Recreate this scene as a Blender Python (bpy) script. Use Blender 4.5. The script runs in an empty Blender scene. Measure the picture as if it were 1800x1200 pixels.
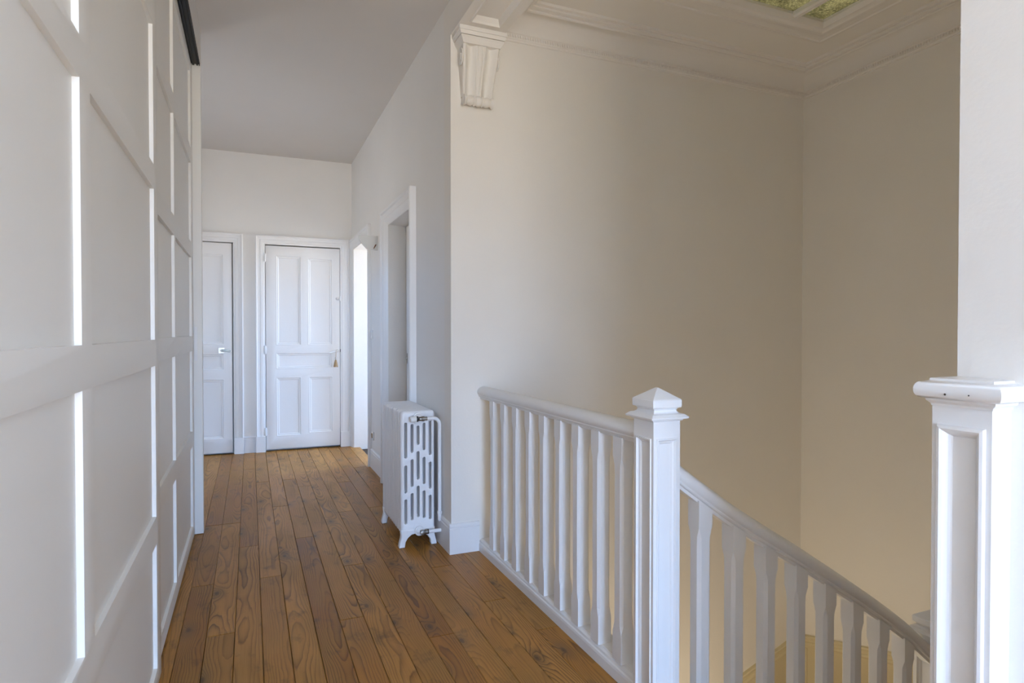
import bpy, bmesh, math, random
from mathutils import Vector, Matrix

random.seed(7)
SC = bpy.context.scene
COL = SC.collection
PI = math.pi

# ------------------------------------------------------------------ camera
cam_d = bpy.data.cameras.new('camera')
cam = bpy.data.objects.new('camera', cam_d)
COL.objects.link(cam)
F_PX = 1085.0
cam_d.sensor_fit = 'HORIZONTAL'
cam_d.sensor_width = 36.0
cam_d.lens = F_PX / 1800.0 * 36.0
cam_d.clip_start = 0.02
cam.location = (0.0, 0.0, 1.2)
cam.rotation_euler = (PI / 2 - math.atan(15.0 / F_PX), 0.0, -math.atan(460.5 / F_PX))
SC.camera = cam

# ------------------------------------------------------------------ colour management
SC.view_settings.view_transform = 'Standard'
SC.view_settings.look = 'None'
SC.view_settings.gamma = 1.0
SC.view_settings.use_curve_mapping = False
SC.view_settings.exposure = 0.2
SC.cycles.use_denoising = True
SC.cycles.max_bounces = 16
SC.cycles.diffuse_bounces = 9
SC.cycles.sample_clamp_indirect = 6.0

# ------------------------------------------------------------------ world: soft bright sky above, duller ground below
SKY = (0.36, 0.59, 1.0)
SKY_S = 26.5
GROUND = (0.51, 0.48, 0.435)
GROUND_S = 26.0
world = bpy.data.worlds.new('sky')
SC.world = world
world.use_nodes = True
wn = world.node_tree
wn.nodes.clear()
w_out = wn.nodes.new('ShaderNodeOutputWorld')
w_bg = wn.nodes.new('ShaderNodeBackground')
w_tc = wn.nodes.new('ShaderNodeTexCoord')
w_sep = wn.nodes.new('ShaderNodeSeparateXYZ')
w_ramp = wn.nodes.new('ShaderNodeMapRange')
w_mix = wn.nodes.new('ShaderNodeMix')
w_mix.data_type = 'RGBA'
w_ramp.inputs['From Min'].default_value = -0.06
w_ramp.inputs['From Max'].default_value = 0.10
wn.links.new(w_tc.outputs['Generated'], w_sep.inputs[0])
wn.links.new(w_sep.outputs['Z'], w_ramp.inputs['Value'])
wn.links.new(w_ramp.outputs['Result'], w_mix.inputs[0])
w_mix.inputs[6].default_value = (*[c * GROUND_S for c in GROUND], 1)
w_mix.inputs[7].default_value = (*[c * SKY_S for c in SKY], 1)
wn.links.new(w_mix.outputs[2], w_bg.inputs['Color'])
w_bg.inputs['Strength'].default_value = 1.0
wn.links.new(w_bg.outputs[0], w_out.inputs[0])


def area(name, loc, rot, sx, sy, power, color, portal=False, spread=PI):
    d = bpy.data.lights.new(name, 'AREA')
    d.shape = 'RECTANGLE'
    d.size, d.size_y = sx, sy
    d.energy = power
    d.color = color
    d.spread = spread
    if portal:
        d.cycles.is_portal = True
    o = bpy.data.objects.new(name, d)
    o.location = loc
    o.rotation_euler = rot
    COL.objects.link(o)
    return o


# daylight through the hall window behind the camera (opening X -0.25..1.05, z 0.3..2.45, at Y -2.7)
area('hall_window_portal', (0.40, -2.72, 1.38), (PI / 2, 0, 0), 1.30, 2.15, 1, (1, 1, 1), portal=True)
# daylight through the window of the bright side room (at X 2.9)
area('side_room_portal', (2.92, 6.08, 1.50), (0, PI / 2, 0), 1.7, 1.0, 1, (1, 1, 1), portal=True)
# fill light for the hall end, through an added unseen window beyond the wardrobe
area('alcove_fill_portal', (-1.12, 5.0, 1.75), (0, -PI / 2, 0), 0.5, 0.4, 1, (1, 1, 1), portal=True)
# lamp on the floor below, glowing up the stairwell
lamp_d = bpy.data.lights.new('lower_hall_lamp', 'POINT')
lamp_d.energy = 22
lamp_d.color = (1.0, 0.89, 0.68)
lamp_d.shadow_soft_size = 0.18
lamp = bpy.data.objects.new('lower_hall_lamp', lamp_d)
lamp.location = (2.0, 2.2, -1.55)
COL.objects.link(lamp)


# ------------------------------------------------------------------ materials
def new_mat(name):
    m = bpy.data.materials.new(name)
    m.use_nodes = True
    nt = m.node_tree
    return m, nt, nt.nodes['Principled BSDF']


def paint(name, col, rough=0.5, bump=0.02, scale=60.0, mottle=0.03):
    m, nt, b = new_mat(name)
    tc = nt.nodes.new('ShaderNodeTexCoord')
    n1 = nt.nodes.new('ShaderNodeTexNoise')
    n1.inputs['Scale'].default_value = 2.2
    n1.inputs['Detail'].default_value = 4
    mx = nt.nodes.new('ShaderNodeMix')
    mx.data_type = 'RGBA'
    mx.inputs[6].default_value = (*[c * (1 - mottle) for c in col], 1)
    mx.inputs[7].default_value = (*[min(1, c * (1 + mottle)) for c in col], 1)
    nt.links.new(tc.outputs['Object'], n1.inputs['Vector'])
    nt.links.new(n1.outputs['Fac'], mx.inputs[0])
    nt.links.new(mx.outputs[2], b.inputs['Base Color'])
    n2 = nt.nodes.new('ShaderNodeTexNoise')
    n2.inputs['Scale'].default_value = scale
    n2.inputs['Detail'].default_value = 3
    nt.links.new(tc.outputs['Object'], n2.inputs['Vector'])
    bp = nt.nodes.new('ShaderNodeBump')
    bp.inputs['Strength'].default_value = bump
    bp.inputs['Distance'].default_value = 0.01
    nt.links.new(n2.outputs['Fac'], bp.inputs['Height'])
    nt.links.new(bp.outputs[0], b.inputs['Normal'])
    b.inputs['Roughness'].default_value = rough
    return m


M = {}
M['wall'] = paint('wall_paint', (0.83, 0.815, 0.785), 0.75, 0.05, 90)
M['stairwell'] = paint('stairwell_paint', (0.83, 0.80, 0.745), 0.75, 0.05, 90)
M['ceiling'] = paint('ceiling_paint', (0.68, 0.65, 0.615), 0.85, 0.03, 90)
M['plaster'] = paint('plaster_moulding_paint', (0.82, 0.79, 0.74), 0.6, 0.05, 120)
M['white'] = paint('white_gloss_paint', (0.81, 0.81, 0.81), 0.34, 0.04, 45, 0.015)
M['white_door'] = paint('white_door_paint', (0.84, 0.84, 0.835), 0.4, 0.03, 45, 0.015)
M['panel_door'] = paint('wardrobe_paint', (0.82, 0.805, 0.765), 0.45, 0.02, 70, 0.012)
M['rad'] = paint('radiator_enamel', (0.85, 0.85, 0.855), 0.3, 0.03, 80, 0.01)
M['skirt'] = paint('cream_skirting_paint', (0.72, 0.63, 0.41), 0.5, 0.06, 70, 0.05)
M['plastic'] = paint('white_plastic', (0.85, 0.85, 0.83), 0.35, 0.0, 30, 0.0)
M['dark'] = paint('dark_gap', (0.02, 0.017, 0.014), 0.9, 0.0)
M['chip'] = paint('bare_chip', (0.05, 0.045, 0.04), 0.8, 0.0)
M['bracket'] = paint('grey_white_paint', (0.74, 0.74, 0.71), 0.6, 0.03)
M['brown'] = paint('bare_brown_wood', (0.17, 0.08, 0.04), 0.7, 0.0)
M['tassel'] = paint('brown_leather', (0.42, 0.27, 0.13), 0.6, 0.05)
M['subfloor'] = paint('dark_subfloor', (0.045, 0.03, 0.02), 0.9, 0.0)
M['carpet'] = paint('lower_floor', (0.5, 0.36, 0.2), 0.7, 0.02)


def metal(name, col, rough):
    m, nt, b = new_mat(name)
    b.inputs['Base Color'].default_value = (*col, 1)
    b.inputs['Metallic'].default_value = 1.0
    n = nt.nodes.new('ShaderNodeTexNoise')
    n.inputs['Scale'].default_value = 40
    mr = nt.nodes.new('ShaderNodeMapRange')
    mr.inputs['To Min'].default_value = rough * 0.8
    mr.inputs['To Max'].default_value = rough * 1.2
    nt.links.new(n.outputs['Fac'], mr.inputs['Value'])
    nt.links.new(mr.outputs['Result'], b.inputs['Roughness'])
    return m


M['steel'] = metal('brushed_steel', (0.62, 0.60, 0.57), 0.35)
M['valve'] = metal('worn_valve_steel', (0.30, 0.28, 0.25), 0.4)
M['dark_metal'] = metal('dark_anodised_metal', (0.05, 0.053, 0.058), 0.5)
M['black'] = paint('black_track', (0.012, 0.012, 0.013), 0.5, 0.0)
gm, gnt, gb = new_mat('clear_glass')
gb.inputs['Base Color'].default_value = (0.85, 0.93, 0.92, 1)
gb.inputs['Transmission Weight'].default_value = 0.7
gb.inputs['Roughness'].default_value = 0.08
M['glass'] = gm


def laylight_glass():
    m = bpy.data.materials.new('mottled_green_glass')
    m.use_nodes = True
    nt = m.node_tree
    nt.nodes.clear()
    N = nt.nodes.new
    L = nt.links.new
    out = N('ShaderNodeOutputMaterial')
    tr = N('ShaderNodeBsdfTranslucent')
    gl = N('ShaderNodeBsdfGlossy')
    gl.inputs['Roughness'].default_value = 0.25
    mixs = N('ShaderNodeMixShader')
    mixs.inputs[0].default_value = 0.08
    tc = N('ShaderNodeTexCoord')
    v = N('ShaderNodeTexVoronoi')
    v.feature = 'DISTANCE_TO_EDGE'
    v.inputs['Scale'].default_value = 70
    mr = N('ShaderNodeMapRange')
    mr.inputs['From Min'].default_value = 0.0
    mr.inputs['From Max'].default_value = 0.25
    n = N('ShaderNodeTexNoise')
    n.inputs['Scale'].default_value = 9
    n.inputs['Detail'].default_value = 5
    n2 = N('ShaderNodeTexNoise')
    n2.inputs['Scale'].default_value = 45
    n2.inputs['Detail'].default_value = 3
    r = N('ShaderNodeValToRGB')
    r.color_ramp.elements[0].position = 0.3
    r.color_ramp.elements[0].color = (0.045, 0.034, 0.0145, 1)
    r.color_ramp.elements[1].position = 0.72
    r.color_ramp.elements[1].color = (0.22, 0.162, 0.082, 1)
    add = N('ShaderNodeMath')
    add.operation = 'MULTIPLY_ADD'
    add.inputs[1].default_value = 0.22
    L(tc.outputs['Object'], v.inputs['Vector'])
    L(tc.outputs['Object'], n.inputs['Vector'])
    L(tc.outputs['Object'], n2.inputs['Vector'])
    L(v.outputs['Distance'], mr.inputs['Value'])
    L(mr.outputs['Result'], add.inputs[0])
    av = N('ShaderNodeMath')
    av.operation = 'MULTIPLY_ADD'
    av.inputs[1].default_value = 0.45
    L(n2.outputs['Fac'], av.inputs[0])
    hf = N('ShaderNodeMath')
    hf.operation = 'MULTIPLY'
    hf.inputs[1].default_value = 0.45
    L(n.outputs['Fac'], hf.inputs[0])
    L(hf.outputs[0], av.inputs[2])
    L(av.outputs[0], add.inputs[2])
    L(add.outputs[0], r.inputs['Fac'])
    L(r.outputs['Color'], tr.inputs['Color'])
    bp = N('ShaderNodeBump')
    bp.inputs['Strength'].default_value = 0.6
    bp.inputs['Distance'].default_value = 0.004
    L(v.outputs['Distance'], bp.inputs['Height'])
    L(bp.outputs[0], gl.inputs['Normal'])
    L(tr.outputs[0], mixs.inputs[1])
    L(gl.outputs[0], mixs.inputs[2])
    L(mixs.outputs[0], out.inputs['Surface'])
    return m


M['laylight'] = laylight_glass()


def pine():
    """waxed old pine: growth rings cut along the board, knots that bend them, worn grey patches; every board differs"""
    m, nt, b = new_mat('waxed_pine_board')
    N, L = nt.nodes.new, nt.links.new

    def math_(op, a=None, c=None, d=None, clamp=False):
        n = N('ShaderNodeMath')
        n.operation = op
        n.use_clamp = clamp
        for i, s in enumerate((a, c, d)):
            if s is None:
                continue
            if isinstance(s, (int, float)):
                n.inputs[i].default_value = s
            else:
                L(s, n.inputs[i])
        return n.outputs[0]

    def maprange(s, a, c, d=0.0, e=1.0, smooth=False):
        n = N('ShaderNodeMapRange')
        if smooth:
            n.interpolation_type = 'SMOOTHSTEP'
        L(s, n.inputs['Value'])
        n.inputs['From Min'].default_value = a
        n.inputs['From Max'].default_value = c
        n.inputs['To Min'].default_value = d
        n.inputs['To Max'].default_value = e
        return n.outputs['Result']

    def comb(x, y, z):
        n = N('ShaderNodeCombineXYZ')
        for i, s in enumerate((x, y, z)):
            if isinstance(s, (int, float)):
                n.inputs[i].default_value = s
            else:
                L(s, n.inputs[i])
        return n.outputs[0]

    def noise(vec, scale, detail=2.0, rough=0.5):
        n = N('ShaderNodeTexNoise')
        n.inputs['Scale'].default_value = scale
        n.inputs['Detail'].default_value = detail
        n.inputs['Roughness'].default_value = rough
        L(vec, n.inputs['Vector'])
        return n.outputs['Fac']

    def mixc(f, a, c):
        n = N('ShaderNodeMix')
        n.data_type = 'RGBA'
        L(f, n.inputs[0])
        for i, s in ((6, a), (7, c)):
            if isinstance(s, tuple):
                n.inputs[i].default_value = (*s, 1)
            else:
                L(s, n.inputs[i])
        return n.outputs[2]

    tc = N('ShaderNodeTexCoord')
    oi = N('ShaderNodeObjectInfo')
    rnd = oi.outputs['Random']
    rnd2 = math_('FRACT', math_('MULTIPLY', rnd, 17.31))
    rnd3 = math_('FRACT', math_('MULTIPLY', rnd, 91.7))
    sep = N('ShaderNodeSeparateXYZ')
    L(tc.outputs['Object'], sep.inputs[0])
    X, Y, Z = sep.outputs
    off = math_('MULTIPLY', rnd, 57.0)
    Yo = math_('ADD', Y, off)
    # knots
    kv = comb(math_('MULTIPLY', X, 6.0), math_('MULTIPLY', Yo, 2.6), math_('MULTIPLY', rnd2, 9.0))
    vor = N('ShaderNodeTexVoronoi')
    vor.voronoi_dimensions = '2D'
    vor.inputs['Scale'].default_value = 1.0
    vor.inputs['Randomness'].default_value = 0.9
    L(kv, vor.inputs['Vector'])
    vs = N('ShaderNodeSeparateColor')
    L(vor.outputs['Color'], vs.inputs[0])
    keep = maprange(vs.outputs[0], 0.52, 0.58)
    kd = vor.outputs['Distance']
    kinf = math_('MULTIPLY', math_('EXPONENT', math_('MULTIPLY', kd, -7.0)), keep)
    kcore = math_('MULTIPLY', maprange(kd, 0.085, 0.02, 0.0, 1.0, True), keep)
    khalo = math_('MULTIPLY', maprange(kd, 0.30, 0.06, 0.0, 1.0, True), keep)
    # growth rings: distance from a wandering pith below the board
    slow = noise(comb(math_('MULTIPLY', X, 2.0), math_('MULTIPLY', Yo, 0.6), 0.0), 1.5, 2.0)
    slow2 = noise(comb(math_('MULTIPLY', X, 7.0), math_('MULTIPLY', Yo, 1.0), 3.0), 1.9, 3.0)
    pith = math_('ADD', math_('MULTIPLY', math_('SUBTRACT', rnd2, 0.5), 0.13), math_('MULTIPLY', math_('SUBTRACT', slow2, 0.5), 0.05))
    depth = math_('ADD', math_('ADD', 0.012, math_('MULTIPLY', rnd3, 0.05)), math_('MULTIPLY', slow, 0.085))
    dx = math_('SUBTRACT', X, pith)
    r = math_('SQRT', math_('ADD', math_('MULTIPLY', dx, dx), math_('MULTIPLY', depth, depth)))
    r = math_('ADD', r, math_('MULTIPLY', kinf, 0.035))
    fine = noise(comb(math_('MULTIPLY', X, 40.0), math_('MULTIPLY', Yo, 7.0), 0.0), 1.0, 3.0)
    r = math_('ADD', r, math_('MULTIPLY', math_('SUBTRACT', fine, 0.5), 0.0022))
    ring = math_('FRACT', math_('MULTIPLY', r, 165.0))
    late = math_('POWER', ring, 3.6)
    late = math_('MULTIPLY', late, maprange(ring, 1.0, 0.90))
    # long fibre streaks
    fib = noise(comb(math_('MULTIPLY', X, 260.0), math_('MULTIPLY', Yo, 5.0), 0.0), 1.0, 3.0, 0.6)
    patch = noise(comb(math_('MULTIPLY', X, 3.0), math_('MULTIPLY', Yo, 1.0), 7.0), 2.2, 4.0)
    patch2 = noise(comb(math_('MULTIPLY', X, 5.0), math_('MULTIPLY', Yo, 1.3), 19.0), 1.4, 2.0)
    base = mixc(rnd3, (0.300, 0.112, 0.010), (0.52, 0.242, 0.045))
    base = mixc(maprange(patch, 0.35, 0.72), base, (0.36, 0.185, 0.045))
    base = mixc(math_('MULTIPLY', maprange(fib, 0.35, 0.75), 0.35), base, (0.21, 0.085, 0.013))
    col = mixc(math_('MULTIPLY', late, maprange(patch2, 0.35, 0.65, 0.40, 1.25), None, True), base, (0.088, 0.032, 0.006))
    col = mixc(math_('MULTIPLY', khalo, 0.45), col, (0.13, 0.075, 0.030))
    col = mixc(math_('MULTIPLY', kcore, 0.7), col, (0.070, 0.038, 0.018))
    # scuffs and dark smudges across the boards
    smv = comb(math_('MULTIPLY', X, 5.0), math_('MULTIPLY', Yo, 3.2), 11.0)
    smudge = maprange(noise(smv, 2.6, 4.0, 0.62), 0.57, 0.76)
    col = mixc(math_('MULTIPLY', smudge, 0.65), col, (0.075, 0.04, 0.017))
    L(col, b.inputs['Base Color'])
    L(maprange(patch, 0.3, 0.8, 0.36, 0.50), b.inputs['Roughness'])
    b.inputs['Specular IOR Level'].default_value = 0.24
    bp = N('ShaderNodeBump')
    bp.inputs['Strength'].default_value = 0.18
    bp.inputs['Distance'].default_value = 0.002
    hgt = math_('ADD', math_('MULTIPLY', late, 0.7), math_('MULTIPLY', fib, 0.5))
    L(hgt, bp.inputs['Height'])
    L(bp.outputs[0], b.inputs['Normal'])
    return m


M['pine'] = pine()


# ------------------------------------------------------------------ mesh helpers
def link(name, mesh, mat=None, parent=None, loc=(0, 0, 0), smooth=None, bevel=None):
    if mat is not None and not mesh.materials:
        mesh.materials.append(mat)
    if smooth is not None:
        for p in mesh.polygons:
            p.use_smooth = True
        mesh.set_sharp_from_angle(angle=math.radians(smooth))
    o = bpy.data.objects.new(name, mesh)
    o.location = loc
    COL.objects.link(o)
    if parent is not None:
        o.parent = parent
    if bevel:
        md = o.modifiers.new('edge', 'BEVEL')
        md.width = bevel
        md.segments = 2
        md.limit_method = 'ANGLE'
        md.angle_limit = math.radians(40)
    return o


class MB:
    def __init__(self):
        self.v, self.f = [], []

    def add(self, vs, fs):
        n = len(self.v)
        self.v += [tuple(p) for p in vs]
        self.f += [tuple(i + n for i in f) for f in fs]
        return self

    def box(self, x0, x1, y0, y1, z0, z1):
        x0, x1 = min(x0, x1), max(x0, x1)
        y0, y1 = min(y0, y1), max(y0, y1)
        z0, z1 = min(z0, z1), max(z0, z1)
        v = [(x0, y0, z0), (x1, y0, z0), (x1, y1, z0), (x0, y1, z0), (x0, y0, z1), (x1, y0, z1), (x1, y1, z1), (x0, y1, z1)]
        f = [(3, 2, 1, 0), (4, 5, 6, 7), (0, 1, 5, 4), (1, 2, 6, 5), (2, 3, 7, 6), (3, 0, 4, 7)]
        return self.add(v, f)

    def rings(self, rings, closed=True, caps=True):
        """loft between rings of equal length"""
        n = len(rings[0])
        vs = [p for r in rings for p in r]
        fs = []
        for i in range(len(rings) - 1):
            for j in range(n if closed else n - 1):
                k = (j + 1) % n
                fs.append((i * n + j, i * n + k, (i + 1) * n + k, (i + 1) * n + j))
        if caps and closed:
            fs.append(tuple(reversed(range(n))))
            fs.append(tuple((len(rings) - 1) * n + j for j in range(n)))
        return self.add(vs, fs)

    def square_loft(self, cx, cy, prof):
        """prof: (hx, hy, z)"""
        return self.rings([[(cx - a, cy - b, z), (cx + a, cy - b, z), (cx + a, cy + b, z), (cx - a, cy + b, z)] for a, b, z in prof])

    def tube(self, pts, r, seg=12):
        pts = [Vector(p) for p in pts]
        rs = r if isinstance(r, (list, tuple)) else [r] * len(pts)
        rings = []
        prev = None
        for i, p in enumerate(pts):
            t = (pts[min(i + 1, len(pts) - 1)] - pts[max(i - 1, 0)]).normalized()
            if prev is None:
                a = Vector((0, 0, 1)) if abs(t.z) < 0.9 else Vector((1, 0, 0))
                u = t.cross(a).normalized()
            else:
                u = (prev - t * prev.dot(t)).normalized()
            prev = u
            w = t.cross(u)
            rings.append([tuple(p + (u * math.cos(2 * PI * k / seg) + w * math.sin(2 * PI * k / seg)) * rs[i]) for k in range(seg)])
        return self.rings(rings)

    def lathe(self, origin, axis, prof, seg=24):
        """prof: (radius, distance along axis)"""
        o, ax = Vector(origin), Vector(axis).normalized()
        a = Vector((0, 0, 1)) if abs(ax.z) < 0.9 else Vector((1, 0, 0))
        u = ax.cross(a).normalized()
        w = ax.cross(u)
        return self.rings([[tuple(o + ax * h + (u * math.cos(2 * PI * k / seg) + w * math.sin(2 * PI * k / seg)) * r) for k in range(seg)] for r, h in prof])

    def prism(self, poly, fn, a, b):
        """poly in 2D mapped by fn(u, v, t) for t = a and b"""
        return self.rings([[fn(u, v, a) for u, v in poly], [fn(u, v, b) for u, v in poly]])

    def concentric(self, w, h, prof, fn):
        """rectangle w x h of nested frames; prof: (inset, relief); fn(u, v, d) -> point"""
        rings = [[fn(i, i, d), fn(w - i, i, d), fn(w - i, h - i, d), fn(i, h - i, d)] for i, d in prof]
        n = len(self.v)
        self.rings(rings, caps=False)
        k = n + (len(rings) - 1) * 4
        self.f.append((k, k + 1, k + 2, k + 3))
        return self

    def mesh(self, name, fix=True):
        me = bpy.data.meshes.new(name)
        me.from_pydata(self.v, [], self.f)
        if fix:
            bm = bmesh.new()
            bm.from_mesh(me)
            bmesh.ops.recalc_face_normals(bm, faces=bm.faces)
            bm.to_mesh(me)
            bm.free()
        me.update()
        return me

    def build(self, name, mat, parent=None, smooth=None, bevel=None, loc=(0, 0, 0)):
        return link(name, self.mesh(name), mat, parent, loc, smooth, bevel)


def plate(outline, holes, thick, bevel, fn, res=1):
    """flat plate with holes, rounded edges; fn(u, v, t) with t in [-thick/2, thick/2]"""
    cu = bpy.data.curves.new('plate', 'CURVE')
    cu.dimensions = '2D'
    cu.fill_mode = 'BOTH'
    cu.extrude = thick / 2 - bevel
    cu.bevel_depth = bevel
    cu.bevel_resolution = res
    for k, pts in enumerate([outline] + holes):
        s = cu.splines.new('POLY')
        s.points.add(len(pts) - 1)
        for i, (u, v) in enumerate(pts):
            s.points[i].co = (u, v, 0, 1)
        s.use_cyclic_u = True
    cu.offset = -bevel
    o = bpy.data.objects.new('plate', cu)
    COL.objects.link(o)
    bpy.context.view_layer.update()
    me = bpy.data.meshes.new_from_object(o.evaluated_get(bpy.context.evaluated_depsgraph_get()))
    bpy.data.objects.remove(o)
    bpy.data.curves.remove(cu)
    for v in me.vertices:
        v.co = fn(v.co.x, v.co.y, v.co.z)
    bm = bmesh.new()
    bm.from_mesh(me)
    bmesh.ops.remove_doubles(bm, verts=bm.verts, dist=1e-5)
    bmesh.ops.recalc_face_normals(bm, faces=bm.faces)
    bm.to_mesh(me)
    bm.free()
    me.materials.clear()
    return me


def rect(u0, u1, v0, v1):
    return [(u0, v0), (u1, v0), (u1, v1), (u0, v1)]


def tag(o, label, cat, group=None):
    o['label'] = label
    o['category'] = cat
    if group:
        o['group'] = group
    return o


def thing(name, label, cat, loc=(0, 0, 0), group=None):
    o = bpy.data.objects.new(name, None)
    o.empty_display_size = 0.1
    o.location = loc
    COL.objects.link(o)
    return tag(o, label, cat, group)


def structure(o, label=None):
    o['kind'] = 'structure'
    if label:
        o['label'] = label
    return o


def child(parent, name, mb, mat, smooth=None, bevel=None):
    """mb in world coordinates; the part keeps its own mesh, placed relative to its parent"""
    o = mb.build(name, mat, None, smooth, bevel)
    place(o, parent)
    return o


def wloc(o):
    v = Vector(o.location)
    while o.parent:
        o = o.parent
        v = v + Vector(o.location)
    return v


def place(o, parent):
    o.parent = parent
    o.location = Vector(o.location) - wloc(parent)
    return o


def child_mesh(parent, name, me, mat, smooth=None, bevel=None):
    return place(link(name, me, mat, None, (0, 0, 0), smooth, bevel), parent)


# ================================================================== THE SETTING
CEIL = 2.99
WR = 1.0            # hall side of the wall with the radiator
WB = 3.2            # stairwell wall facing the camera
WE = 6.71           # end wall of the hall
SR = 3.574          # far side wall of the stairwell
SS = 0.72           # near side wall of the stairwell
PIL = 1.19          # near wall at the top of the stairs
YR = -2.7           # wall behind the camera

# floor: dark base, boards laid on it one by one
fl = MB().box(-1.15, 1.25, YR - .1, WE + .1, -0.14, -0.024).box(1.25, 3.2, 3.32, WE + .1, -0.14, -0.024)
floor = structure(fl.build('floor', M['subfloor']))
EDGE = [-1.10, -0.99, -0.885, -0.78, -0.675, -0.572, -0.47, -0.366, -0.262, -0.166, -0.062, 0.038, 0.137, 0.238, 0.339,
        0.437, 0.540, 0.643, 0.745, 0.847, 0.955, 1.06, 1.16]
JOIN = {8: [0.9, 3.26, 4.26], 9: [1.2, 2.70, 4.26], 10: [0.3, 3.76, 5.9], 11: [0.7, 3.25, 5.35], 12: [1.4, 4.55], 13: [0.1, 3.80, 5.36],
        14: [1.9, 2.64, 5.08], 15: [0.8, 3.25, 5.7], 16: [1.5, 4.25], 17: [0.6, 2.35, 5.1], 18: [1.75, 4.28], 19: [1.0, 3.05, 5.6],
        20: [0.2, 2.57, 4.9], 21: [1.3, 2.24, 5.25]}


def board(x0, x1, y0, y1):
    g = 0.0003 + random.random() * 0.0009
    h = 0.022
    cx, cy = (x0 + x1) / 2, (y0 + y1) / 2
    a, b = (x1 - x0) / 2 - g, (y1 - y0) / 2 - 0.0012
    c = 0.0016
    mb = MB().square_loft(0, 0, [(a, b, -h), (a, b, -c), (a - c, b - c, 0)])
    o = mb.build('floorboard', M['pine'], None, None, None, (cx, cy, -random.random() * 0.0012))
    place(o, floor)


for i in range(len(EDGE) - 1):
    x0, x1 = EDGE[i], EDGE[i + 1]
    if x1 <= -0.29:
        ys = [4.15, 5.0 + random.random(), WE + .05]
    else:
        ys = [YR] + JOIN.get(i, []) + [WE + .05]
    if i == len(EDGE) - 2:
        ys = [y for y in ys if y < WB] + [WB]
    for k in range(len(ys) - 1):
        board(x0, x1, ys[k], ys[k + 1])
# threshold and side room boards
x = 1.06
for k in range(19):
    if k == 0:
        board(x + 0.10, x + 0.205, 3.32, WE)
    else:
        board(x + 0.10 + k * 0.105, x + 0.205 + k * 0.105, 4.95, WE)

# walls
w = MB()
w.box(WR, 1.20, 3.32, 4.065, -.05, 3.05).box(WR, 1.20, 4.84, 5.68, -.05, 3.05).box(WR, 1.20, 6.59, 6.80, -.05, 3.05)
w.box(WR, 1.20, 4.065, 4.84, 2.045, 3.05).box(WR, 1.20, 5.68, 6.59, 2.07, 3.05)
wall_right = structure(w.build('wall_right', M['wall']))
wall_back = structure(MB().box(WR, 3.70, WB, 3.32, -3.05, 3.05).build('wall_back', M['stairwell']))
w = MB().box(-1.15, -0.90, WE, 6.80, -.05, 3.05).box(-0.143, 0.140, WE, 6.80, -.05, 3.05).box(0.878, 3.1, WE, 6.80, -.05, 3.05)
w.box(-0.90, -0.143, WE, 6.80, 2.10, 3.05).box(0.140, 0.878, WE, 6.80, 2.095, 3.05).box(-1.15, 3.1, 6.80, 6.90, -.05, 3.05)
wall_end = structure(w.build('wall_end', M['wall']))
w = MB().box(-1.15, -1.0, YR, 4.80, -.05, 3.05).box(-1.15, -1.0, 5.20, WE, -.05, 3.05)
w.box(-1.15, -1.0, 4.80, 5.20, -.05, 1.50).box(-1.15, -1.0, 4.80, 5.20, 2.00, 3.05)  # opening cut for the added fill window
wall_left = structure(w.build('wall_left', M['wall']))
w = MB().box(-1.15, -0.25, YR - .12, YR, -.05, 3.05).box(1.05, 1.35, YR - .12, YR, -.05, 3.05)
w.box(-0.25, 1.05, YR - .12, YR, -.05, 0.30).box(-0.25, 1.05, YR - .12, YR, 2.45, 3.05)
wall_rear = structure(w.build('wall_rear', M['wall']))
wall_near = structure(MB().box(PIL, 1.31, YR, SS, -.05, 2.82).build('wall_near', M['wall']))
wall_stair_near = structure(MB().box(1.20, 3.70, SS - .12, SS, -3.05, 3.05).build('wall_stair_near', M['stairwell']))
wall_stair_side = structure(MB().box(SR, 3.70, SS, WB, -3.05, 3.05).build('wall_stair_side', M['stairwell']))
wall_under_landing = structure(MB().box(1.13, 1.245, SS, WB, -3.05, -0.14).build('wall_under_landing', M['stairwell']))
floor_lower = structure(MB().box(1.1, 3.70, SS - .1, WB + .1, -3.15, -3.0).build('floor_lower', M['carpet']))
# side room beyond the open doorway
w = MB().box(1.20, 3.0, 4.80, 4.92, -.05, 3.05)
w.box(2.9, 3.0, 4.92, 6.71, -.05, 0.65).box(2.9, 3.0, 4.92, 6.71, 2.35, 3.05).box(2.9, 3.0, 6.58, 6.71, .65, 2.35).box(2.9, 3.0, 4.92, 5.58, .65, 2.35)
wall_side_room = structure(w.build('wall_side_room', M['wall']))

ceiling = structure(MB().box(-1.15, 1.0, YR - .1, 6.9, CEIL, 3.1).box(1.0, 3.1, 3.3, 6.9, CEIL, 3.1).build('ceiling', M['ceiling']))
LX0, LX1, LY0, LY1 = 1.66, 3.045, 1.10, 2.590      # laylight opening
c = MB().box(1.0, LX0, SS - .2, 3.3, CEIL, 3.1).box(LX1, 3.70, SS - .2, 3.3, CEIL, 3.1)
c.box(LX0, LX1, SS - .2, LY0, CEIL, 3.1).box(LX0, LX1, LY1, 3.3, CEIL, 3.1).box(1.0, 1.4, YR - .1, SS - .2, CEIL, 3.1)
ceiling_stair = structure(c.build('ceiling_stairwell', M['stairwell']))

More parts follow.
